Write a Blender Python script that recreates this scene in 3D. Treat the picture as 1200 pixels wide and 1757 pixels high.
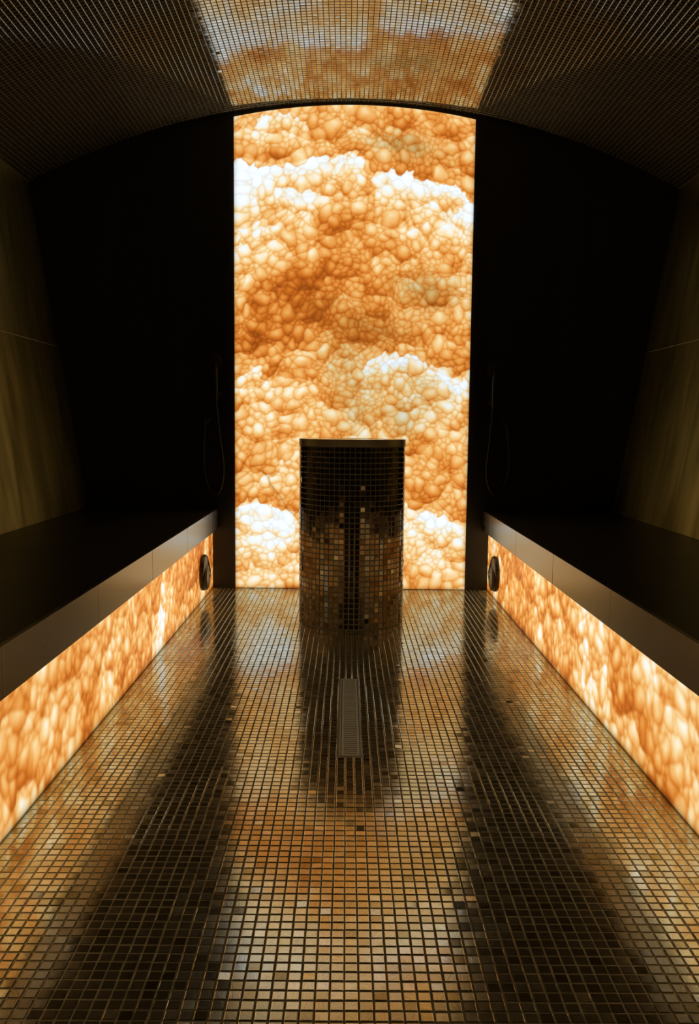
import bpy, math, random
import numpy as np
from mathutils import Matrix, Vector

for o in list(bpy.data.objects): bpy.data.objects.remove(o)
scene = bpy.context.scene
C = scene.collection

# ---------------------------------------------------------------- camera
F_PX, CAM_H, CAM_X, ROLL = 1440.0, 0.965, -0.03, 0.0095
def cam_axes(vx=595., vy=732.):
    Y = np.array([(vx-600)/F_PX, (878.5-vy)/F_PX, -1.0]); Y /= np.linalg.norm(Y)
    Z = np.array([math.sin(ROLL), math.cos(ROLL), 0.0]); Z -= Y*(Z@Y); Z /= np.linalg.norm(Z)
    return np.array([np.cross(Y, Z), Y, Z])
CAMR = cam_axes()
cam_data = bpy.data.cameras.new('camera'); cam = bpy.data.objects.new('camera', cam_data); C.objects.link(cam)
cam_data.sensor_fit = 'VERTICAL'; cam_data.sensor_height = 24.0; cam_data.lens = F_PX/1757.0*24.0
cam_data.clip_start = 0.02; cam_data.clip_end = 50
cam.matrix_world = Matrix.Translation((CAM_X, 0, CAM_H)) @ Matrix([list(r) for r in CAMR]).to_4x4()
scene.camera = cam
def project(P):
    """world points (n,3) -> pixel x, pixel y, depth"""
    c = (np.asarray(P)-np.array([CAM_X, 0, CAM_H])) @ CAMR
    z = np.maximum(-c[:, 2], 1e-3)
    return 600+F_PX*c[:, 0]/z, 878.5-F_PX*c[:, 1]/z, -c[:, 2]

# ---------------------------------------------------------------- light
# the only light is the backlit stone itself; the world is dark
world = bpy.data.worlds.new('world'); scene.world = world; world.use_nodes = True
world.node_tree.nodes['Background'].inputs[0].default_value = (0.02, 0.02, 0.02, 1)
world.node_tree.nodes['Background'].inputs[1].default_value = 0.0
GLOW = 1.0            # strength of the light boxes behind the stone
scene.view_settings.view_transform = 'Standard'; scene.view_settings.look = 'None'
scene.view_settings.exposure = 0.0; scene.view_settings.gamma = 1.0
scene.view_settings.use_curve_mapping = False
scene.cycles.max_bounces = 7; scene.cycles.diffuse_bounces = 3; scene.cycles.glossy_bounces = 5; scene.cycles.transmission_bounces = 0

# ---------------------------------------------------------------- helpers
def tag(o, label=None, cat=None, group=None, kind=None):
    if label: o['label'] = label
    if cat: o['category'] = cat
    if group: o['group'] = group
    if kind: o['kind'] = kind
    return o
def empty(name, loc=(0, 0, 0)):
    o = bpy.data.objects.new(name, None); o.empty_display_size = .1; C.objects.link(o); o.location = loc
    return o
def link(name, me, mat=None, parent=None, loc=(0, 0, 0)):
    o = bpy.data.objects.new(name, me); C.objects.link(o); o.location = loc
    if mat and not me.materials: me.materials.append(mat)
    if parent: o.parent = parent
    return o
class MB:
    """collects simple solids into one mesh"""
    def __init__(s): s.v = []; s.f = []; s.smooth = []
    def add(s, v, f, smooth=False):
        n = len(s.v); s.v += [tuple(p) for p in v]; s.f += [tuple(i+n for i in q) for q in f]; s.smooth += [smooth]*len(f)
        return s
    def box(s, x0, x1, y0, y1, z0, z1, b=0.0):
        if b <= 0:
            v = [(x, y, z) for z in (z0, z1) for y in (y0, y1) for x in (x0, x1)]
            return s.add(v, [(0, 2, 3, 1), (4, 5, 7, 6), (0, 1, 5, 4), (2, 6, 7, 3), (0, 4, 6, 2), (1, 3, 7, 5)])
        import bmesh
        bm = bmesh.new(); bmesh.ops.create_cube(bm, size=1)
        for q in bm.verts: q.co = Vector(((x0+x1)/2+q.co.x*(x1-x0), (y0+y1)/2+q.co.y*(y1-y0), (z0+z1)/2+q.co.z*(z1-z0)))
        bmesh.ops.bevel(bm, geom=bm.edges[:], offset=b, segments=2, affect='EDGES', profile=.6)
        bm.verts.index_update()
        s.add([q.co[:] for q in bm.verts], [[q.index for q in f.verts] for f in bm.faces]); bm.free()
        return s
    def prism(s, poly, axis, a, b):
        """poly: 2-d outline in the two other axes, extruded along axis from a to b"""
        def P(p, t): q = list(p); q.insert(axis, t); return tuple(q)
        n = len(poly); v = [P(p, a) for p in poly]+[P(p, b) for p in poly]
        f = [tuple(range(n))[::-1], tuple(range(n, 2*n))]+[(i, (i+1) % n, n+(i+1) % n, n+i) for i in range(n)]
        return s.add(v, f)
    def lathe(s, prof, n=48, M=None, closed=False):
        v = []; f = []; m = len(prof)
        for i in range(n):
            a = 2*math.pi*i/n
            for r, z in prof: v.append((r*math.cos(a), r*math.sin(a), z))
        for i in range(n):
            k = (i+1) % n
            for j in range(m if closed else m-1):
                l = (j+1) % m; f.append((i*m+j, k*m+j, k*m+l, i*m+l))
        if M: v = [tuple(M @ Vector(p)) for p in v]
        return s.add(v, f, True)
    def tube(s, pts, r, n=8):
        pts = [Vector(p) for p in pts]; v = []; f = []; rs = r if isinstance(r, (list, tuple)) else [r]*len(pts)
        for i, p in enumerate(pts):
            t = (pts[min(i+1, len(pts)-1)]-pts[max(i-1, 0)]).normalized()
            u = t.cross(Vector((0, 1, 0.013))); u = u.normalized() if u.length > 1e-4 else Vector((1, 0, 0)); w = t.cross(u)
            for k in range(n):
                a = 2*math.pi*k/n; v.append(p+(u*math.cos(a)+w*math.sin(a))*rs[i])
        for i in range(len(pts)-1):
            for k in range(n):
                l = (k+1) % n; f.append((i*n+k, i*n+l, (i+1)*n+l, (i+1)*n+k))
        f.append(tuple(range(n))[::-1]); f.append(tuple((len(pts)-1)*n+k for k in range(n)))
        return s.add(v, f, True)
    def build(s, name, mat, parent=None, loc=(0, 0, 0)):
        me = bpy.data.meshes.new(name); me.from_pydata(s.v, [], s.f)
        me.polygons.foreach_set('use_smooth', s.smooth); me.update()
        import bmesh
        bm = bmesh.new(); bm.from_mesh(me); bmesh.ops.recalc_face_normals(bm, faces=bm.faces); bm.to_mesh(me); bm.free()
        if any(s.smooth): me.set_sharp_from_angle(angle=math.radians(40))
        return link(name, me, mat, parent, loc)
def raw_mesh(name, V, Q, smooth=False):
    """big quad mesh straight from arrays"""
    me = bpy.data.meshes.new(name); V = np.asarray(V, np.float32); Q = np.asarray(Q, np.int32)
    me.vertices.add(len(V)); me.vertices.foreach_set('co', V.ravel())
    me.loops.add(Q.size); me.loops.foreach_set('vertex_index', Q.ravel())
    me.polygons.add(len(Q)); me.polygons.foreach_set('loop_start', np.arange(0, Q.size, 4, dtype=np.int32))
    me.update(calc_edges=True); me.validate()
    me.polygons.foreach_set('use_smooth', np.full(len(Q), smooth))
    return me

# ---------------------------------------------------------------- materials
class NT:
    def __init__(s, name):
        s.m = bpy.data.materials.new(name); s.m.use_nodes = True; s.t = s.m.node_tree; s.b = s.t.nodes['Principled BSDF']
    def n(s, typ, **kw):
        q = s.t.nodes.new(typ)
        for k, v in kw.items():
            if k.startswith('i_'):
                key = k[2:]; key = int(key) if key.isdigit() else key.replace('_', ' ')
                q.inputs[key].default_value = v
            else: setattr(q, k, v)
        return q
    def l(s, a, b): s.t.links.new(a, b)
    def ramp(s, fac, stops):
        r = s.n('ShaderNodeValToRGB'); e = r.color_ramp.elements
        while len(e) < len(stops): e.new(.5)
        for q, (p, c) in zip(e, stops): q.position = p; q.color = (*c, 1)
        s.l(fac, r.inputs[0]); return r.outputs[0]
def mosaic_mat(name, tones, rough, metal=.9):
    """dark glassy gold-brown mosaic: one tone and one gloss per tile, fine scratches"""
    q = NT(name); g = q.n('ShaderNodeNewGeometry'); oi = q.n('ShaderNodeObjectInfo')
    a = q.n('ShaderNodeMath', operation='MULTIPLY_ADD'); q.l(g.outputs['Random Per Island'], a.inputs[0]); a.inputs[1].default_value = 7.31; q.l(oi.outputs['Random'], a.inputs[2])
    fr = q.n('ShaderNodeMath', operation='FRACT'); q.l(a.outputs[0], fr.inputs[0])
    a2 = q.n('ShaderNodeMath', operation='MULTIPLY'); q.l(fr.outputs[0], a2.inputs[0]); a2.inputs[1].default_value = 17.7
    fr2 = q.n('ShaderNodeMath', operation='FRACT'); q.l(a2.outputs[0], fr2.inputs[0])
    # streaks inside each tile, direction shifts from tile to tile
    tc = q.n('ShaderNodeNewGeometry'); rot = q.n('ShaderNodeVectorRotate', rotation_type='EULER_XYZ')
    cx = q.n('ShaderNodeCombineXYZ'); m3 = q.n('ShaderNodeMath', operation='MULTIPLY'); q.l(fr2.outputs[0], m3.inputs[0]); m3.inputs[1].default_value = 3.1
    q.l(m3.outputs[0], cx.inputs[2]); q.l(fr.outputs[0], cx.inputs[0]); q.l(tc.outputs['Position'], rot.inputs[0]); q.l(cx.outputs[0], rot.inputs['Rotation'])
    mp = q.n('ShaderNodeMapping'); mp.inputs['Scale'].default_value = (60, 420, 60); q.l(rot.outputs[0], mp.inputs[0])
    nz = q.n('ShaderNodeTexNoise'); nz.inputs['Scale'].default_value = 1.0; nz.inputs['Detail'].default_value = 4; nz.inputs['Roughness'].default_value = .65
    q.l(mp.outputs[0], nz.inputs['Vector'])
    col = q.ramp(fr.outputs[0], tones)
    sc = q.ramp(nz.outputs['Fac'], [(.30, (.45, .42, .36)), (.52, (1, 1, 1)), (.75, (1.25, 1.18, 1.05))])
    mx = q.n('ShaderNodeMix', data_type='RGBA', blend_type='MULTIPLY'); mx.inputs['Factor'].default_value = .55
    q.l(col, mx.inputs['A']); q.l(sc, mx.inputs['B']); q.l(mx.outputs['Result'], q.b.inputs['Base Color'])
    rr = q.n('ShaderNodeMapRange'); q.l(fr2.outputs[0], rr.inputs[0]); rr.inputs['To Min'].default_value = rough[0]; rr.inputs['To Max'].default_value = rough[1]
    ad = q.n('ShaderNodeMath', operation='MULTIPLY_ADD'); q.l(nz.outputs['Fac'], ad.inputs[0]); ad.inputs[1].default_value = .07; q.l(rr.outputs[0], ad.inputs[2])
    q.l(ad.outputs[0], q.b.inputs['Roughness']); q.b.inputs['Metallic'].default_value = metal
    bp = q.n('ShaderNodeBump'); bp.inputs['Strength'].default_value = .10; bp.inputs['Distance'].default_value = .0006
    q.l(nz.outputs['Fac'], bp.inputs['Height']); q.l(bp.outputs[0], q.b.inputs['Normal'])
    return q.m
def slab_mat(name, dark, light, rough, stretch=(3, 3, .6), spec=.5, metal=0.0):
    """large-format dark porcelain with faint clouding and veins"""
    q = NT(name); tc = q.n('ShaderNodeNewGeometry'); mp = q.n('ShaderNodeMapping'); mp.inputs['Scale'].default_value = stretch
    q.l(tc.outputs['Position'], mp.inputs[0])
    nz = q.n('ShaderNodeTexNoise'); nz.inputs['Scale'].default_value = 1.6; nz.inputs['Detail'].default_value = 6; nz.inputs['Distortion'].default_value = .8
    q.l(mp.outputs[0], nz.inputs['Vector'])
    q.l(q.ramp(nz.outputs['Fac'], [(.3, dark), (.7, light)]), q.b.inputs['Base Color'])
    rr = q.n('ShaderNodeMapRange'); q.l(nz.outputs['Fac'], rr.inputs[0]); rr.inputs['To Min'].default_value = rough-.05; rr.inputs['To Max'].default_value = rough+.05
    q.l(rr.outputs[0], q.b.inputs['Roughness']); q.b.inputs['Specular IOR Level'].default_value = spec; q.b.inputs['Metallic'].default_value = metal
    return q.m
def plain_mat(name, col, rough, metal=0.0, noise=40, amt=.25):
    q = NT(name); nz = q.n('ShaderNodeTexNoise'); nz.inputs['Scale'].default_value = noise; nz.inputs['Detail'].default_value = 3
    g = q.n('ShaderNodeNewGeometry'); q.l(g.outputs['Position'], nz.inputs['Vector'])
    q.l(q.ramp(nz.outputs['Fac'], [(.3, tuple(c*(1-amt) for c in col)), (.7, tuple(c*(1+amt) for c in col))]), q.b.inputs['Base Color'])
    q.b.inputs['Roughness'].default_value = rough; q.b.inputs['Metallic'].default_value = metal
    return q.m
def glow_mat():
    """translucent nodular stone lit from behind by a light box"""
    q = NT('backlit_stone'); at = q.n('ShaderNodeVertexColor'); at.layer_name = 'stone'
    q.l(at.outputs['Color'], q.b.inputs['Emission Color']); q.b.inputs['Emission Strength'].default_value = GLOW
    q.b.inputs['Base Color'].default_value = (.02, .012, .006, 1); q.b.inputs['Roughness'].default_value = .35
    q.b.inputs['Specular IOR Level'].default_value = .2
    q.m.cycles.emission_sampling = 'NONE'   # large soft sources: found by bounce rays
    return q.m
GOLD = [(0, (.34, .32, .19)), (.10, (.50, .50, .40)), (.5, (.57, .59, .52)), (.85, (.52, .54, .42)), (1, (.66, .69, .68))]
PALE = [(0, (.40, .38, .30)), (.10, (.52, .51, .46)), (.5, (.57, .57, .53)), (.85, (.54, .54, .48)), (1, (.66, .67, .66))]
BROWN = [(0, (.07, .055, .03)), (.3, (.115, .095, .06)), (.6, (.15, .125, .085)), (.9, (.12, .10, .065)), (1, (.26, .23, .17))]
M_FLOOR = mosaic_mat('floor_mosaic', GOLD, (.045, .12))
M_CEIL = mosaic_mat('ceiling_mosaic', PALE, (.03, .08))
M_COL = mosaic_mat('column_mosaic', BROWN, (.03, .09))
M_GROUT = plain_mat('grout', (.37, .42, .38), .8)
M_GROUT3 = plain_mat('column_grout', (.17, .19, .17), .8)
M_GROUT2 = plain_mat('ceiling_grout', (.24, .255, .215), .8)
M_WALL = slab_mat('dark_wall_slab', (.27, .28, .115), (.62, .63, .29), .40, (5, 5, .5), spec=.6, metal=.95)
M_BACK = slab_mat('black_wall_slab', (.016, .015, .012), (.026, .024, .018), .5)
M_JOINT = plain_mat('pale_joint', (.60, .58, .48), .8)
M_SEAT = slab_mat('dark_bench_slab', (.008, .008, .006), (.016, .015, .011), .35, (2, 2, 2))
M_FASCIA = slab_mat('bench_edge_slab', (.29, .285, .255), (.38, .37, .335), .27, (2, .3, 2), metal=.88)
M_STEEL = plain_mat('brushed_steel', (.60, .57, .50), .40, 1.0, 300, .1)
M_POLISH = plain_mat('polished_steel', (.62, .60, .55), .14, 1.0, 300, .05)
M_DRAIN = plain_mat('drain_steel', (.55, .68, .78), .5, .2, 200, .12)
M_BRONZE = plain_mat('dark_bronze', (.11, .085, .062), .32, .7, 60, .3)
M_BLACK = plain_mat('matt_black', (.006, .006, .006), .5)
M_HOSE = plain_mat('gunmetal_hose', (.06, .06, .055), .35, .7, 200, .2)
M_GLOW = glow_mat()
random.seed(4); RNG = np.random.default_rng(4)

# ---------------------------------------------------------------- stone pattern
def vnoise(H, W, cell, rng):
    gh, gw = int(H/cell)+3, int(W/cell)+3
    g = rng.random((gh, gw))
    y = np.arange(H)/cell; x = np.arange(W)/cell
    yi = y.astype(int); xi = x.astype(int)
    fy = y-yi; fx = x-xi
    fy = (fy*fy*(3-2*fy))[:, None]; fx = (fx*fx*(3-2*fx))[None, :]
    a = g[np.ix_(yi, xi)]; b = g[np.ix_(yi, xi+1)]; c = g[np.ix_(yi+1, xi)]; d = g[np.ix_(yi+1, xi+1)]
    return (a*(1-fx)+b*fx)*(1-fy)+(c*(1-fx)+d*fx)*fy

def pack(H, W, radii, tries, size, rng, cover):
    """dart-throw nodules, large ones first; size(y,x) in 0..1 thins the large ones out"""
    occ = np.zeros((H, W), bool)
    out = []
    ang = np.linspace(0, 2*math.pi, 9)[:-1]
    for r0, n in zip(radii, tries):
        ys = rng.random(n)*H; xs = rng.random(n)*W
        rs = r0*(0.82+0.36*rng.random(n)); pr = rng.random(n)
        for y, x, r, p in zip(ys, xs, rs, pr):
            iy, ix = int(y), int(x)
            if occ[iy, ix] or p > size(iy, ix, r0): continue
            ry = np.clip((y+np.sin(ang)*r*0.72).astype(int), 0, H-1)
            rx = np.clip((x+np.cos(ang)*r*0.72).astype(int), 0, W-1)
            if occ[ry, rx].any(): continue
            y0, y1 = max(0, int(y-r)), min(H, int(y+r)+2); x0, x1 = max(0, int(x-r)), min(W, int(x+r)+2)
            yy = np.arange(y0, y1)[:, None]-y; xx = np.arange(x0, x1)[None, :]-x
            occ[y0:y1, x0:x1] |= (yy*yy+xx*xx) < (r*cover)**2
            out.append((y, x, r))
    return np.array(out)

def cells(H, W, b, wy, wx, rng, k=2.0):
    f1 = np.full((H, W), 1e6, np.float32); f2 = f1.copy(); idx = np.zeros((H, W), np.int32)
    ay = 0.85+0.3*rng.random(len(b))
    for i, (y, x, r) in enumerate(b):
        q = r*k+9
        y0, y1 = max(0, int(y-q)), min(H, int(y+q)+2); x0, x1 = max(0, int(x-q)), min(W, int(x+q)+2)
        if y1 <= y0 or x1 <= x0: continue
        yy = wy[y0:y1, x0:x1]-y; xx = wx[y0:y1, x0:x1]-x
        d = np.sqrt((yy*ay[i])**2+(xx/ay[i])**2)-r
        a = f1[y0:y1, x0:x1]; c = f2[y0:y1, x0:x1]
        near = d < a
        c[...] = np.where(near, a, np.minimum(c, d))
        idx[y0:y1, x0:x1][near] = i
        a[...] = np.where(near, d, a)
    return f1, f2, idx

def srgb(c):
    c = np.asarray(c, float)/255
    return np.where(c < .04045, c/12.92, ((c+.055)/1.055)**2.4)
RT = np.array([-.4, 0, .2, .4, .58, .74, .88, 1.0])
RC = np.array([(150,72,18), (198,104,30), (224,138,54), (240,171,90), (248,202,132), (253,228,180), (254,246,226), (236,244,252)])

def stone(H, W, tone, grey, size, seed, warp=2.2, scale=1.0, contrast=1.0, line_k=.11, blur=1):
    """pixel colours (linear) of a nodular slab; tone, grey: H x W fields; size(y,x,r) chance"""
    rng = np.random.default_rng(seed)
    Y, X = np.mgrid[0:H, 0:W].astype(np.float32)
    wy = Y+(vnoise(H, W, 9*scale, rng)-.5)*2*warp*scale+(vnoise(H, W, 28*scale, rng)-.5)*6*warp*scale
    wx = X+(vnoise(H, W, 9*scale, rng)-.5)*2*warp*scale+(vnoise(H, W, 28*scale, rng)-.5)*6*warp*scale
    A = H*W/(scale*scale)
    rad = np.array([12.0, 9, 7.0, 5.3, 4.0, 3.0])*scale
    tries = [int(A*q) for q in (.004, .008, .016, .03, .06, .07)]
    b = pack(H, W, rad, tries, size, rng, .9)
    f1, f2, idx = cells(H, W, b, wy, wx, rng)
    B = pack(H, W, np.array([34, 25, 18])*scale, [int(A*q) for q in (.002, .004, .01)], lambda y, x, r: 1, rng, .9)
    g1, g2, gi = cells(H, W, B, wy, wx, rng)
    cy, cx, r = b[idx, 0], b[idx, 1], b[idx, 2]
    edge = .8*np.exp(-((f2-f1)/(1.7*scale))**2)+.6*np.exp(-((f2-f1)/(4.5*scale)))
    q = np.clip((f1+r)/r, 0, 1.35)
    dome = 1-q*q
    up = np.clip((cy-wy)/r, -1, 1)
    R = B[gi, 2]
    lump_toplit = np.clip((B[gi, 0]-wy)/R, -1, 1); ldome = 1-np.clip((g1+R)/R, 0, 1.15)**2
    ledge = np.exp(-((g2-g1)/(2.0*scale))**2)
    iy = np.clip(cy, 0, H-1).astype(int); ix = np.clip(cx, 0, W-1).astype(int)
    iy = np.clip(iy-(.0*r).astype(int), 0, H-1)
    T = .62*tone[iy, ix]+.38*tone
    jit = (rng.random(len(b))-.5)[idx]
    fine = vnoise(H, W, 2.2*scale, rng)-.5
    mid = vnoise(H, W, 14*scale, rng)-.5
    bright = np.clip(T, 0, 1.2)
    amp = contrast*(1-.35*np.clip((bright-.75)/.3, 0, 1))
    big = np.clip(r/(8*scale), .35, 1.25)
    highlight = np.exp(-(((wy-cy)/r+.38)**2+((wx-cx)/r)**2)/.16)*np.clip(big-.3, 0, 1)
    t = T+amp*(.12*up*big+.16*(dome-.45)*big+.18*lump_toplit+.10*(ldome-.4)-line_k*edge-.06*ledge+.15*jit+.10*highlight)+.07*fine+.16*mid  # top-lit shading and highlights of the nodules are painted into the tone
    tt = t.clip(-.4, 1)
    col = np.stack([np.interp(tt, RT, RC[:, k]) for k in range(3)], -1)
    line = np.clip(edge*.55+ledge*.25, 0, 1)*np.clip((bright-.6)/.3, 0, 1)*.16
    col = col*(1-line[..., None])+np.array((150, 150, 150))*line[..., None]
    gm = np.clip(grey[iy, ix]*(1+jit*.6), 0, 1)[..., None]
    col = col*(1-gm*np.array((.26, .20, .17)))
    col = np.clip(col, 0, 255)
    for _ in range(blur):
        p = np.pad(col, ((1, 1), (1, 1), (0, 0)), 'edge')
        col = .4*col+.15*(p[:-2, 1:-1]+p[2:, 1:-1]+p[1:-1, :-2]+p[1:-1, 2:])
    k = np.clip((t-.85)/.35, 0, 1); k = k*k*(3-2*k)      # thin white spots let through more light than film can hold
    return srgb(col)*(1+.16*k)[..., None]

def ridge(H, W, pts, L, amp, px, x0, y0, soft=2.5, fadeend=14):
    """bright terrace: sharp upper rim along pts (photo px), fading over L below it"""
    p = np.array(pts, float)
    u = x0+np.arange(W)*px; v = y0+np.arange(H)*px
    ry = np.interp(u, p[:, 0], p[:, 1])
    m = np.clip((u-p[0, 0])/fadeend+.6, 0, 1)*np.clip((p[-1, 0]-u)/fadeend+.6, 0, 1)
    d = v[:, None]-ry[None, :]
    return amp*m[None, :]*(np.where(d > 0, np.exp(-np.clip(d, 0, None)/L), np.exp(-(d/soft)**2))-.34*np.where(d < 0, np.exp(np.clip(d, None, 0)/16), 0))  # dark band above the rim is a painted shadow under the upper lump
def blob(H, W, x, y, sx, sy, ang, amp, px, x0, y0):
    u = x0+np.arange(W)[None, :]*px-x; v = y0+np.arange(H)[:, None]*px-y
    a = math.radians(ang); p = u*math.cos(a)+v*math.sin(a); q = -u*math.sin(a)+v*math.cos(a)
    return amp*np.exp(-(p/sx)**2-(q/sy)**2)

def main_panel(W=398, H=812):
    # pattern coordinates: x 401..816, y 182..1010 across the slab
    px = 415/W; x0, y0 = 401., 182.
    rng = np.random.default_rng(5)
    T = np.full((H, W), .49)
    rd = [([(401,250),(430,262),(470,276),(512,276),(545,266),(575,272),(600,260),(622,274)], 42, .50),
          ([(401,262),(424,250),(445,268)], 60, .40), ([(470,320),(500,318),(530,330),(545,325)], 22, .3),
          ([(645,304),(658,295),(700,296),(740,301),(780,304),(800,314),(816,328)], 26, .62),
          ([(760,350),(790,345),(816,352)], 16, .35),
          ([(626,640),(636,618),(656,606),(690,601),(720,606),(750,616),(780,636),(804,648)], 26, .42),
          ([(660,616),(700,613)], 8, .4), ([(770,640),(806,642)], 22, .35),
          ([(401,878),(440,870),(470,880),(508,898)], 34, .5), ([(420,895),(500,905)], 14, .3),
          ([(686,866),(720,882),(760,895),(806,908)], 24, .44),
          ([(406,645),(432,622),(455,640),(480,660)], 18, .36),
          ([(436,838),(462,812),(490,784),(512,778)], 26, .24),
          ([(438,204),(470,190),(500,190),(530,215)], 16, .34),
          ([(600,222),(612,212),(630,224)], 10, .3), ([(510,598),(530,590),(556,596)], 16, .2),
          ([(690,676),(720,670),(745,678)], 14, .2), ([(560,700),(600,720),(640,735)], 14, .15),
          ([(420,735),(440,728),(470,736)], 12, .2), ([(480,670),(520,685)], 10, .12),
          ([(700,385),(730,378),(760,388)], 10, .2), ([(440,380),(455,375),(475,382)], 8, .3), ([(530,408),(545,404)], 8, .35)]
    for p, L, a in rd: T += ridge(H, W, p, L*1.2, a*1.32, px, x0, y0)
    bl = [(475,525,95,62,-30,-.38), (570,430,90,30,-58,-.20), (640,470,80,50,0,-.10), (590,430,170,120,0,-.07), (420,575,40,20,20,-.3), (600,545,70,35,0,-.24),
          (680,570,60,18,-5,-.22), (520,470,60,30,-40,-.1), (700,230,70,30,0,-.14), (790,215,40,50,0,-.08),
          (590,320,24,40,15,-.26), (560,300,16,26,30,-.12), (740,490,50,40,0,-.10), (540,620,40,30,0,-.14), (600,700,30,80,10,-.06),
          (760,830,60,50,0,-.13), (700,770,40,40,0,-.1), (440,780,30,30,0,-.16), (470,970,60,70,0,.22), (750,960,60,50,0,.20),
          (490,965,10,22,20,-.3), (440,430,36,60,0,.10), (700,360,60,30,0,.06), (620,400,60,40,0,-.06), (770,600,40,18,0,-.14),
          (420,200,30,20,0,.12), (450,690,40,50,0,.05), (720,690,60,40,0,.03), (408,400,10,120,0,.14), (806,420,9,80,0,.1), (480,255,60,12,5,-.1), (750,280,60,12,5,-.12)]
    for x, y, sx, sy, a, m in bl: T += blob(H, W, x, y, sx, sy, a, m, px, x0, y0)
    T += (vnoise(H, W, 40, rng)-.5)*.16
    # diagonal streaks through the darkest, lower-left to upper-right
    Y, X = np.mgrid[0:H, 0:W]
    st = np.sin((X*.86+Y*.5+14*vnoise(H, W, 30, rng))*.16)
    T += st*.07*np.clip(blob(H, W, 530, 440, 110, 130, -45, 1, px, x0, y0), 0, 1)
    # hairline crack, lower left
    G = np.zeros((H, W))
    for x, y, sx, sy, a, m in [(740,490,50,30,0,.6), (690,245,60,18,5,.6), (640,560,70,30,0,.45), (620,700,40,60,0,.4), (590,620,40,40,0,.35), (720,660,70,50,20,.35), (700,720,30,40,0,.4), (560,520,50,20,0,.2)]:
        G += blob(H, W, x, y, sx, sy, a, m, px, x0, y0)
    G = np.clip(G, 0, .8)
    sm = vnoise(H, W, 45, rng)
    bigb = np.clip(-.12+1.15*sm+blob(H, W, 520, 610, 60, 50, 0, .6, px, x0, y0)+blob(H, W, 440, 760, 70, 120, 0, .5, px, x0, y0)+blob(H, W, 440, 300, 70, 60, 0, .5, px, x0, y0)
            -blob(H, W, 620, 650, 60, 90, 0, .5, px, x0, y0)-blob(H, W, 700, 520, 90, 60, 0, .5, px, x0, y0)-blob(H, W, 720, 250, 90, 60, 0, .3, px, x0, y0), .02, 1)
    size = lambda y, x, r: 1 if r < 6 else bigb[y, x]*(.55 if r > 12 else .8 if r > 9 else 1)
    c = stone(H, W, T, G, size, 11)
    cr = np.array([(449,812),(461,822),(464,836),(478,853),(487,868),(496,884),(508,893)])
    u = x0+X*px; v = y0+Y*px; best = np.full((H, W), 1e3)
    for a, b2 in zip(cr[:-1], cr[1:]):
        d = b2-a; s = np.clip(((u-a[0])*d[0]+(v-a[1])*d[1])/(d@d), 0, 1)
        best = np.minimum(best, np.hypot(u-a[0]-s*d[0], v-a[1]-s*d[1]))
    c *= (1-.5*np.exp(-(best/1.0)**2))[..., None]
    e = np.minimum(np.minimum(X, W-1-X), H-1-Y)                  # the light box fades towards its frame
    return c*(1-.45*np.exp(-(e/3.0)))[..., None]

def bench_panel(W, H, px_m, seed, whites, y_start):
    """front slab strip of a bench: W along the room, H up; whites: (position m, half width m, strength)"""
    rng = np.random.default_rng(seed)
    s = .00344/px_m
    T = np.full((H, W), .34)+(vnoise(H, W, 60*s, rng)-.5)*.40+(vnoise(H, W, 140*s, rng)-.5)*.34
    yy = y_start+np.arange(W)*px_m
    lean = (np.arange(H)[:, None]/H-.5)*.12
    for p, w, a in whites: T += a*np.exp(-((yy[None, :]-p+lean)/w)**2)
    G = np.zeros((H, W))
    sm = np.clip(.2+vnoise(H, W, 40*s, rng), 0, 1)
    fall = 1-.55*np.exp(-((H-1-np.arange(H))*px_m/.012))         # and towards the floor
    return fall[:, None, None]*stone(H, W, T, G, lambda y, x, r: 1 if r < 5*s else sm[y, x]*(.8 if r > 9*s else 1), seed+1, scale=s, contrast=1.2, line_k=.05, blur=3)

# ---------------------------------------------------------------- room measures (metres)
D = 4.953              # back wall
Y0 = -0.9              # wall behind the camera
FW = 0.82              # half width of the floor
PITCH, TILE = 0.025, 0.0214
R_V, APEX = 4.0, 2.79  # barrel vault
XT, ZT = 1.86, APEX-R_V+math.sqrt(R_V**2-1.86**2)   # wall head
XB, ZB = 1.555, 0.475  # wall foot at the bench
def vault(x): return APEX-R_V+math.sqrt(R_V**2-x*x)

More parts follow.
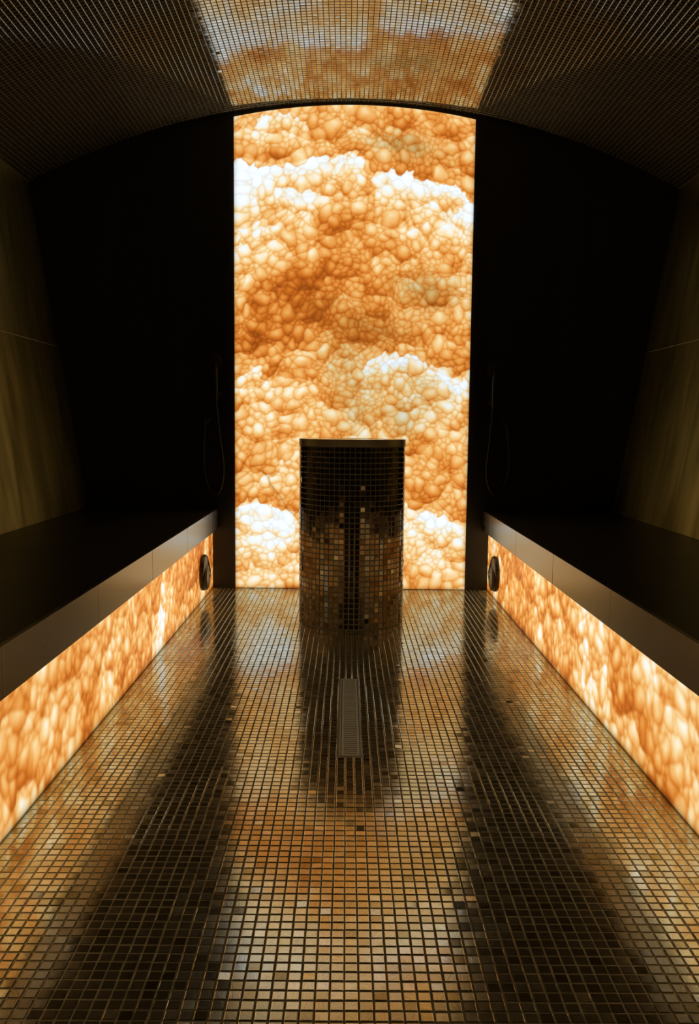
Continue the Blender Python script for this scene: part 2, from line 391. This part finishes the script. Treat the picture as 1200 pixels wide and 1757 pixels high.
# ---------------------------------------------------------------- mosaic helper
def tile_template(w, h, b=.0011):
    a, c = w/2, w/2-b
    v = [(sx*a, sy*a, -h) for sx, sy in ((-1, -1), (1, -1), (1, 1), (-1, 1))]
    v += [(sx*a, sy*a, -b*.7) for sx, sy in ((-1, -1), (1, -1), (1, 1), (-1, 1))]
    v += [(sx*c, sy*c, 0) for sx, sy in ((-1, -1), (1, -1), (1, 1), (-1, 1))]
    f = [(8, 9, 10, 11)]
    for i in range(4):
        k = (i+1) % 4; f += [(i, k, 4+k, 4+i), (4+i, 4+k, 8+k, 8+i)]
    return np.array(v), np.array(f)
def lay_tiles(frames_p, frames_r, mat, owner, singles, origin=(0, 0, 0), wob=.0045, name='mosaic_tile', rest='mosaic_field', tile=TILE):
    """frames: centres (n,3) and rotations (n,3,3), room space; the singles nearest in view become parts of their own"""
    n = len(frames_p); tv, tf = tile_template(tile, .0035)
    wf_ = np.where(RNG.random(n) < .05, wob*5, wob)          # a few tiles sit crooked
    wx, wy = RNG.normal(0, 1, n)*wf_, RNG.normal(0, 1, n)*wf_
    W = np.zeros((n, 3, 3)); W[:, 0, 0] = W[:, 1, 1] = W[:, 2, 2] = 1; W[:, 0, 2] = wx; W[:, 2, 0] = -wx; W[:, 1, 2] = wy; W[:, 2, 1] = -wy
    Rm = frames_r @ W
    px, py, dz = project(frames_p)
    nrm = frames_r[:, :, 2]; tocam = np.array([CAM_X, 0, CAM_H])-frames_p
    cosv = (nrm*tocam).sum(1)/np.linalg.norm(tocam, axis=1)
    area = np.where((dz > .1) & (px > -4) & (px < 1204) & (py > -4) & (py < 1761) & (cosv > 0), cosv/np.maximum(dz, .1)**2, -1)
    order = np.argsort(-area); pick = order[:singles]; other = order[singles:]
    org = np.array(origin)
    me = raw_mesh(name, tv, tf); me.materials.append(mat)
    for i in pick:
        o = bpy.data.objects.new(name, me); C.objects.link(o); o.parent = owner
        m = Matrix([list(r) for r in Rm[i]]).to_4x4(); m.translation = Vector(frames_p[i]-org); o.matrix_local = m
    V = np.einsum('nij,kj->nki', Rm[other], tv)+(frames_p[other]-org)[:, None, :]
    Q = tf[None]+(np.arange(len(other))*len(tv))[:, None, None]
    me2 = raw_mesh(rest, V.reshape(-1, 3), Q.reshape(-1, 4)); me2.materials.append(mat)
    o = bpy.data.objects.new(rest, me2); C.objects.link(o); o.parent = owner; o['kind'] = 'stuff'
    return o

# ---------------------------------------------------------------- floor
floor = MB().box(-FW-.02, FW+.02, Y0, D+.02, -.06, -.0012).build('floor', M_GROUT)
tag(floor, 'glossy gold-brown mosaic floor running to the glowing wall panel', 'floor', kind='structure')
COLX, COLY, COLR, COLH = 0.0, 4.176, 0.262, 0.905
DRX, DRY, DRW, DRL = -.009, 2.764, .066, .752
xs = (np.arange(66)-32.5)*PITCH*.9925; ys = D-.0135-np.arange(176)*PITCH
gx, gy = np.meshgrid(xs, ys); gx = gx.ravel(); gy = gy.ravel()
gx = gx+RNG.normal(0, .0003, len(gx)); gy = gy+RNG.normal(0, .0003, len(gy))
keep = (np.hypot(gx-COLX, gy-COLY) > COLR-.002) & ~((np.abs(gx-DRX) < DRW/2+.011) & (np.abs(gy-DRY) < DRL/2+.011))
gx, gy = gx[keep], gy[keep]
P = np.stack([gx, gy, RNG.normal(0, .0002, len(gx))], 1)
lay_tiles(P, np.repeat(np.eye(3)[None], len(P), 0), M_FLOOR, floor, 300)

# ---------------------------------------------------------------- vaulted ceiling
half = math.asin(XT/R_V); na = 96
arc = [(R_V*math.sin(a), APEX-R_V+R_V*math.cos(a)) for a in np.linspace(-half, half, na+1)]
out = [((R_V+.10)*math.sin(a), APEX-R_V+(R_V+.10)*math.cos(a)) for a in np.linspace(half, -half, na+1)]
cb = MB()
for i in range(na):
    (x0, z0), (x1, z1) = arc[i], arc[i+1]; (x2, z2), (x3, z3) = out[na-i-1], out[na-i]
    cb.prism([(x0, z0+.0012), (x1, z1+.0012), (x2, z2), (x3, z3)], 1, Y0, D)
ceil = cb.build('ceiling', M_GROUT2)
tag(ceil, 'barrel-vaulted ceiling covered in small glossy dark mosaic', 'ceiling', kind='structure')
nc = int(2*half*R_V/PITCH); th = (np.arange(nc)-(nc-1)/2)*PITCH/R_V
ys = D-.0135-np.arange(150)*PITCH
ta, ty = np.meshgrid(th, ys); ta = ta.ravel(); ty = ty.ravel()
P = np.stack([R_V*np.sin(ta), ty, APEX-R_V+R_V*np.cos(ta)], 1)
Rc = np.zeros((len(ta), 3, 3))
Rc[:, :, 0] = np.stack([np.cos(ta), 0*ta, -np.sin(ta)], 1); Rc[:, :, 2] = np.stack([-np.sin(ta), 0*ta, -np.cos(ta)], 1)
Rc[:, :, 1] = np.cross(Rc[:, :, 2], Rc[:, :, 0])
lay_tiles(P, Rc, M_CEIL, ceil, 300)

# ---------------------------------------------------------------- walls
poly = [(-XT-.12, -.06), (XT+.12, -.06), (XT+.12, vault(XT)+.03)]+[(x, z+.05) for x, z in arc[::-4]]+[(-XT-.12, vault(XT)+.03)]
wb = MB().prism(poly, 1, D, D+.12).build('wall_back', M_BACK)
tag(wb, 'near-black end wall either side of the glowing panel', 'wall', kind='structure')
wf = MB().prism(poly, 1, Y0-.12, Y0).build('wall_front', M_BACK)
tag(wf, 'dark wall closing the room opposite the glowing panel', 'wall', kind='structure')
SL = Vector((XT-XB, ZT-ZB)); SLL = SL.length; SD = SL/SLL; SN = Vector((-SD.y, SD.x))   # up the leaning wall; towards the room
for side, nm in ((-1, 'left'), (1, 'right')):
    def pt(s, t): p = Vector((XB, ZB))+SD*s+SN*t; return (side*p.x, p.y)
    w = MB().prism([(side*(XB+.0016), ZB), (side*(XT+.0035), ZT+.012), (side*(XT+.12), ZT+.012), (side*(XB+.12), ZB)], 1, Y0, D).build('wall_'+nm, M_JOINT)
    tag(w, 'leaning dark stone-slab wall above the %s bench' % nm, 'wall', kind='structure')
    jz = (1.41-ZB)/SD.y
    for s0, s1 in ((.001, jz-.0019), (jz+.0019, SLL+.01)):
        y = D-.001
        while y > Y0+.1:
            y1 = max(y-2.4, Y0+.002)
            MB().prism([pt(s0, 0), pt(s1, 0), pt(s1, -.0045), pt(s0, -.0045)], 1, y1+.0013, y-.0013).build('wall_slab', M_WALL, w)
            y = y1

# ---------------------------------------------------------------- glowing stone
def glow_grid(name, col, pos, back, parent=None):
    """col (H,W,3) row 0 at the top; pos (H,W,3); the rim is folded back by vector back"""
    H, W = col.shape[:2]; idx = np.arange(H*W).reshape(H, W)
    Q = np.stack([idx[1:, :-1], idx[1:, 1:], idx[:-1, 1:], idx[:-1, :-1]], -1).reshape(-1, 4)
    rim = np.concatenate([idx[0, :], idx[1:, -1], idx[-1, -2::-1], idx[-2:0:-1, 0]])
    V = pos.reshape(-1, 3); Cc = col.reshape(-1, 3)
    rv = V[rim]+np.array(back); n = len(V); m = len(rim); k = np.arange(m); k2 = (k+1) % m
    Q2 = np.stack([rim[k], rim[k2], n+k2, n+k], -1)
    me = raw_mesh(name, np.concatenate([V, rv]), np.concatenate([Q, Q2]))
    ca = me.color_attributes.new('stone', 'FLOAT_COLOR', 'POINT')
    full = np.ones((n+m, 4), np.float32); full[:n, :3] = Cc; full[n:, :3] = Cc[rim]*.5
    ca.data.foreach_set('color', full.ravel())
    return link(name, me, M_GLOW, parent)
PW, PZE, PZA = .684, 2.698, 2.769
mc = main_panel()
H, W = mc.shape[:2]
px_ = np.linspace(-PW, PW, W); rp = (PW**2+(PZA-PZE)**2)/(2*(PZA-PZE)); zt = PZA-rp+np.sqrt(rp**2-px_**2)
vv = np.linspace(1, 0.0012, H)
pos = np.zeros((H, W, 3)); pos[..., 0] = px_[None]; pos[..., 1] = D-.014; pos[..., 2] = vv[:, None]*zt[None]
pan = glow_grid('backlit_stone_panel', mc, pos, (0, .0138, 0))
tag(pan, 'tall glowing amber and white nodular stone panel with arched top on the end wall', 'wall panel')

# ---------------------------------------------------------------- benches
BT, BB, FX = .475, .355, .787
BE = 1.15              # benches stop short of the entrance
def bench(side, nm, whites, seed, cuts):
    b = empty('bench', (side*1.15, 2.0, 0))
    tag(b, 'built-in dark stone bench with glowing amber front along the %s wall' % nm, 'bench', 'benches along the two walls')
    off = Vector((-side*1.15, -2.0, 0))
    def xr(a, c): return (min(side*a, side*c), max(side*a, side*c))
    def part(name, x0, x1, y0, y1, z0, z1, mat, bv=0.0):
        a, c = xr(x0, x1)
        return MB().box(a, c, y0, y1, z0, z1, bv).build(name, mat, b, off)
    part('end_panel', FX+.0005, XB-.002, BE-.013, BE-.0005, 0, BT-.001, M_SEAT)
    part('light_box', FW+.016, XB-.03, BE, D-.002, .0, BB, M_BLACK)
    part('soffit', FX+.0135, FW+.03, BE, D-.002, BB, BB+.012, M_SEAT)
    y = D-.0015; k = 0
    seams = [4.70, 3.985, 3.26, 2.54, 1.82]
    edges = [D-.0015]+seams+[BE]
    for a, c in zip(edges[:-1], edges[1:]):
        part('edge_slab', FX, FX+.013, c+.0011, a-.0011, BB, BT, M_FASCIA, .0012)
        part('seat_slab', FX+.0135, XB, c+.0008, a-.0008, BT-.03, BT-.0003, M_SEAT)
    for i, (a, c) in enumerate(zip(cuts[:-1], cuts[1:])):     # a nearer the back wall
        res = .0035 if a > 2 else .007
        Wn, Hn = int((a-c)/res), int(BB/res)
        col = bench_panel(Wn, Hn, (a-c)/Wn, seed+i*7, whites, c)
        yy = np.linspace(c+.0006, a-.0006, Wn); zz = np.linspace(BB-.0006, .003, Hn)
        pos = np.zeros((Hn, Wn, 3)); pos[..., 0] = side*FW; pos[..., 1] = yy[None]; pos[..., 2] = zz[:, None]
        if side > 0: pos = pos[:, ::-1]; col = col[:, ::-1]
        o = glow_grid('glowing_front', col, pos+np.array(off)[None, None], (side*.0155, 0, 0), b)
        o['label'] = 'glowing amber stone front under the seat edge'
    return b
bench(-1, 'left', [(4.66, .10, .42), (3.56, .10, .36), (2.78, .13, .26), (2.05, .07, .2), (1.9, .05, .2)], 31, [D-.003, 3.37, 1.77, BE])
bench(1, 'right', [(4.72, .09, .45), (3.62, .09, .30), (2.88, .12, .34), (2.66, .06, .22), (2.0, .06, .16)], 77, [D-.003, 3.33, 1.73, BE])

# ---------------------------------------------------------------- mosaic column
col = empty('mosaic_column', (COLX, COLY, 0))
tag(col, 'round dark mosaic pedestal with a steel rim in front of the glowing panel', 'pedestal')
BAND = .034; ht = COLH-BAND
MB().lathe([(0, .0), (COLR-.0013, .0), (COLR-.0013, ht), (0, ht)], 132).build('drum', M_GROUT3, col)
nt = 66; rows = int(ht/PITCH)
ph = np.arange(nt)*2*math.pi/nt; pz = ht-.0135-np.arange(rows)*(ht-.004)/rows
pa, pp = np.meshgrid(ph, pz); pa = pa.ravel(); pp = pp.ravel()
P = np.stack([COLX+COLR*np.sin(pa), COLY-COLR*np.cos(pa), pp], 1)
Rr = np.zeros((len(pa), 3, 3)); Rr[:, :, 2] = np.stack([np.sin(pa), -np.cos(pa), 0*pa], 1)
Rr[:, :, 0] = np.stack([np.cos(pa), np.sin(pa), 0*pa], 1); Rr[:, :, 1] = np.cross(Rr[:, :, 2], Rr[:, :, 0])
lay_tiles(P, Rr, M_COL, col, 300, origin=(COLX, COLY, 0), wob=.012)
r0 = COLR+.002
rim = MB().lathe([(r0-.02, ht), (r0, ht), (r0, COLH-.001), (r0-.001, COLH), (r0-.019, COLH), (r0-.02, COLH-.001)], 128, closed=True).build('steel_rim', M_STEEL, col)
rim['label'] = 'brushed steel band around the top edge'
MB().lathe([(0, COLH-.001), (r0-.0202, COLH-.001), (r0-.0202, ht+.0005), (0, ht+.0005)], 96).build('top_plate', M_POLISH, col)

# ---------------------------------------------------------------- linear floor drain
dr = empty('floor_drain', (DRX, DRY, 0))
tag(dr, 'narrow grey steel slot drain set in the mosaic in front of the column', 'drain')
w, l = DRW/2, DRL/2
fr = MB()
for a in ((-w, -w+.003, -l, l), (w-.003, w, -l, l), (-w, w, -l, -l+.003), (-w, w, l-.003, l)): fr.box(*a, -.0011, .0006)
fr.build('frame', M_DRAIN, dr)
MB().box(-w, w, -l, l, -.0011, -.0009).build('trough', M_BLACK, dr)
gr = MB(); gw, gl = w-.006, l-.006
gr.box(-gw, -gw+.006, -gl, gl, -.0008, .0009); gr.box(gw-.006, gw, -gl, gl, -.0008, .0009)
n = 46
for i in range(n+1):
    yc = -gl+.004+i*(2*gl-.008)/n; hw = .0046
    gr.box(-gw+.006, gw-.006, max(-gl, yc-hw), min(gl, yc+hw), -.0008, .0008)
g = gr.build('slotted_grate', M_DRAIN, dr); g['kind'] = 'stuff'

# ---------------------------------------------------------------- steam outlets
def steam_outlet(side, y, z, nm):
    o = empty('steam_outlet', (side*(FW-.0005), y, z))
    tag(o, 'round dark bronze steam outlet on the glowing front of the %s bench' % nm, 'steam outlet', 'steam outlets on the bench fronts')
    M = Matrix.Rotation(-side*math.pi/2, 4, 'Y')      # lathe axis towards the room
    MB().lathe([(0, 0), (.100, 0), (.100, .014), (.095, .023), (.072, .031), (.035, .034), (0, .034)], 56, M).build('flange', M_BRONZE, o)
    sh = M @ Matrix.Translation((side*-.016, 0, 0)) if False else Matrix.Translation((0, -.016, -.020)) @ M
    MB().lathe([(0, .022), (.070, .018), (.073, .031), (.068, .0345), (0, .0355)], 48, sh).build('gap_ring', M_BLACK, o)
    MB().lathe([(0, .030), (.060, .030), (.064, .034), (.061, .038), (.040, .042), (0, .043)], 48, sh).build('hood', M_BRONZE, o)
    s = MB()
    for a, l in ((.75, .082), (1.25, .088)):
        s.tube([M @ Vector((side*(-.02+t*l*math.sin(a)), -.010+t*l*math.cos(a), .044-.014*t*t)) for t in np.linspace(0, 1, 7)], .0045, 8)
    s.build('strap', M_BRONZE, o)
    MB().lathe([(0, .040), (.010, .040), (.010, .0445), (.007, .046), (0, .046)], 20, Matrix.Translation((0, -.012, -.004)) @ M).build('cap_screw', M_STEEL, o)
    return o
steam_outlet(-1, 4.575, .157, 'left'); steam_outlet(1, 4.645, .152, 'right')

# ---------------------------------------------------------------- hand showers on the end wall
def spline(pts, n=10):
    P = [Vector(p) for p in pts]; P = [2*P[0]-P[1]]+P+[2*P[-1]-P[-2]]; out = []
    for i in range(1, len(P)-2):
        for k in range(n):
            t = k/n; a, b, c, d = P[i-1:i+3]
            out.append(.5*((2*b)+(-a+c)*t+(2*a-5*b+4*c-d)*t*t+(-a+3*b-3*c+d)*t**3))
    return out+[P[-2]]
def hand_shower(nm, sx, pts):
    x0, z0 = pts[0]; x1, z1 = pts[-1]; yw = D-.0005
    o = empty('hand_shower', (x0, yw, z0))
    tag(o, 'dark hand shower with looped hose hanging on the end wall above the %s bench' % nm, 'shower', 'hand showers on the end wall')
    L = lambda x, y, z: (x-x0, y-yw, z-z0)
    hose = spline([L(x0, D-.045, z0-.01)]+[L(x, D-.045, z) for x, z in pts[1:-1]]+[L(x1, D-.04, z1-.02)])
    MB().tube(hose, .0062, 10).build('hose', M_HOSE, o)
    rose = Matrix.Translation(L(x0, D-.022, z0+.02)) @ Matrix.Rotation(math.pi/2, 4, 'X')
    MB().lathe([(0, -.0215), (.026, -.0215), (.026, -.014), (.014, -.010), (.013, .028), (0, .028)], 28, rose).build('holder', M_HOSE, o)
    h = MB().tube([L(x0, D-.045, z0-.02), L(x0, D-.046, z0+.06), L(x0, D-.05, z0+.13), L(x0, D-.062, z0+.19)], [.010, .012, .012, .014], 14)
    h = h.build('handset', M_HOSE, o)
    hd = Matrix.Translation(L(x0, D-.068, z0+.20)) @ Matrix.Rotation(math.pi/2+.35, 4, 'X')
    MB().lathe([(0, -.012), (.030, -.010), (.046, .0), (.046, .008), (0, .010)], 32, hd).build('spray_face', M_HOSE, h)
    el = Matrix.Translation(L(x1, D-.022, z1)) @ Matrix.Rotation(math.pi/2, 4, 'X')
    MB().lathe([(0, -.0215), (.028, -.0215), (.028, -.016), (.013, -.012), (.013, .026), (0, .027)], 28, el).tube([L(x1, D-.04, z1), L(x1, D-.04, z1-.03)], .010, 12).build('wall_outlet', M_HOSE, o)
    return o
hand_shower('left', -1, [(-.790, 1.13), (-.772, .93), (-.748, .73), (-.762, .60), (-.80, .565), (-.845, .62), (-.862, .78), (-.855, 1.00)])
hand_shower('right', 1, [(.822, 1.10), (.808, .90), (.793, .72), (.812, .61), (.855, .575), (.905, .64), (.925, .78), (.905, 1.00)])
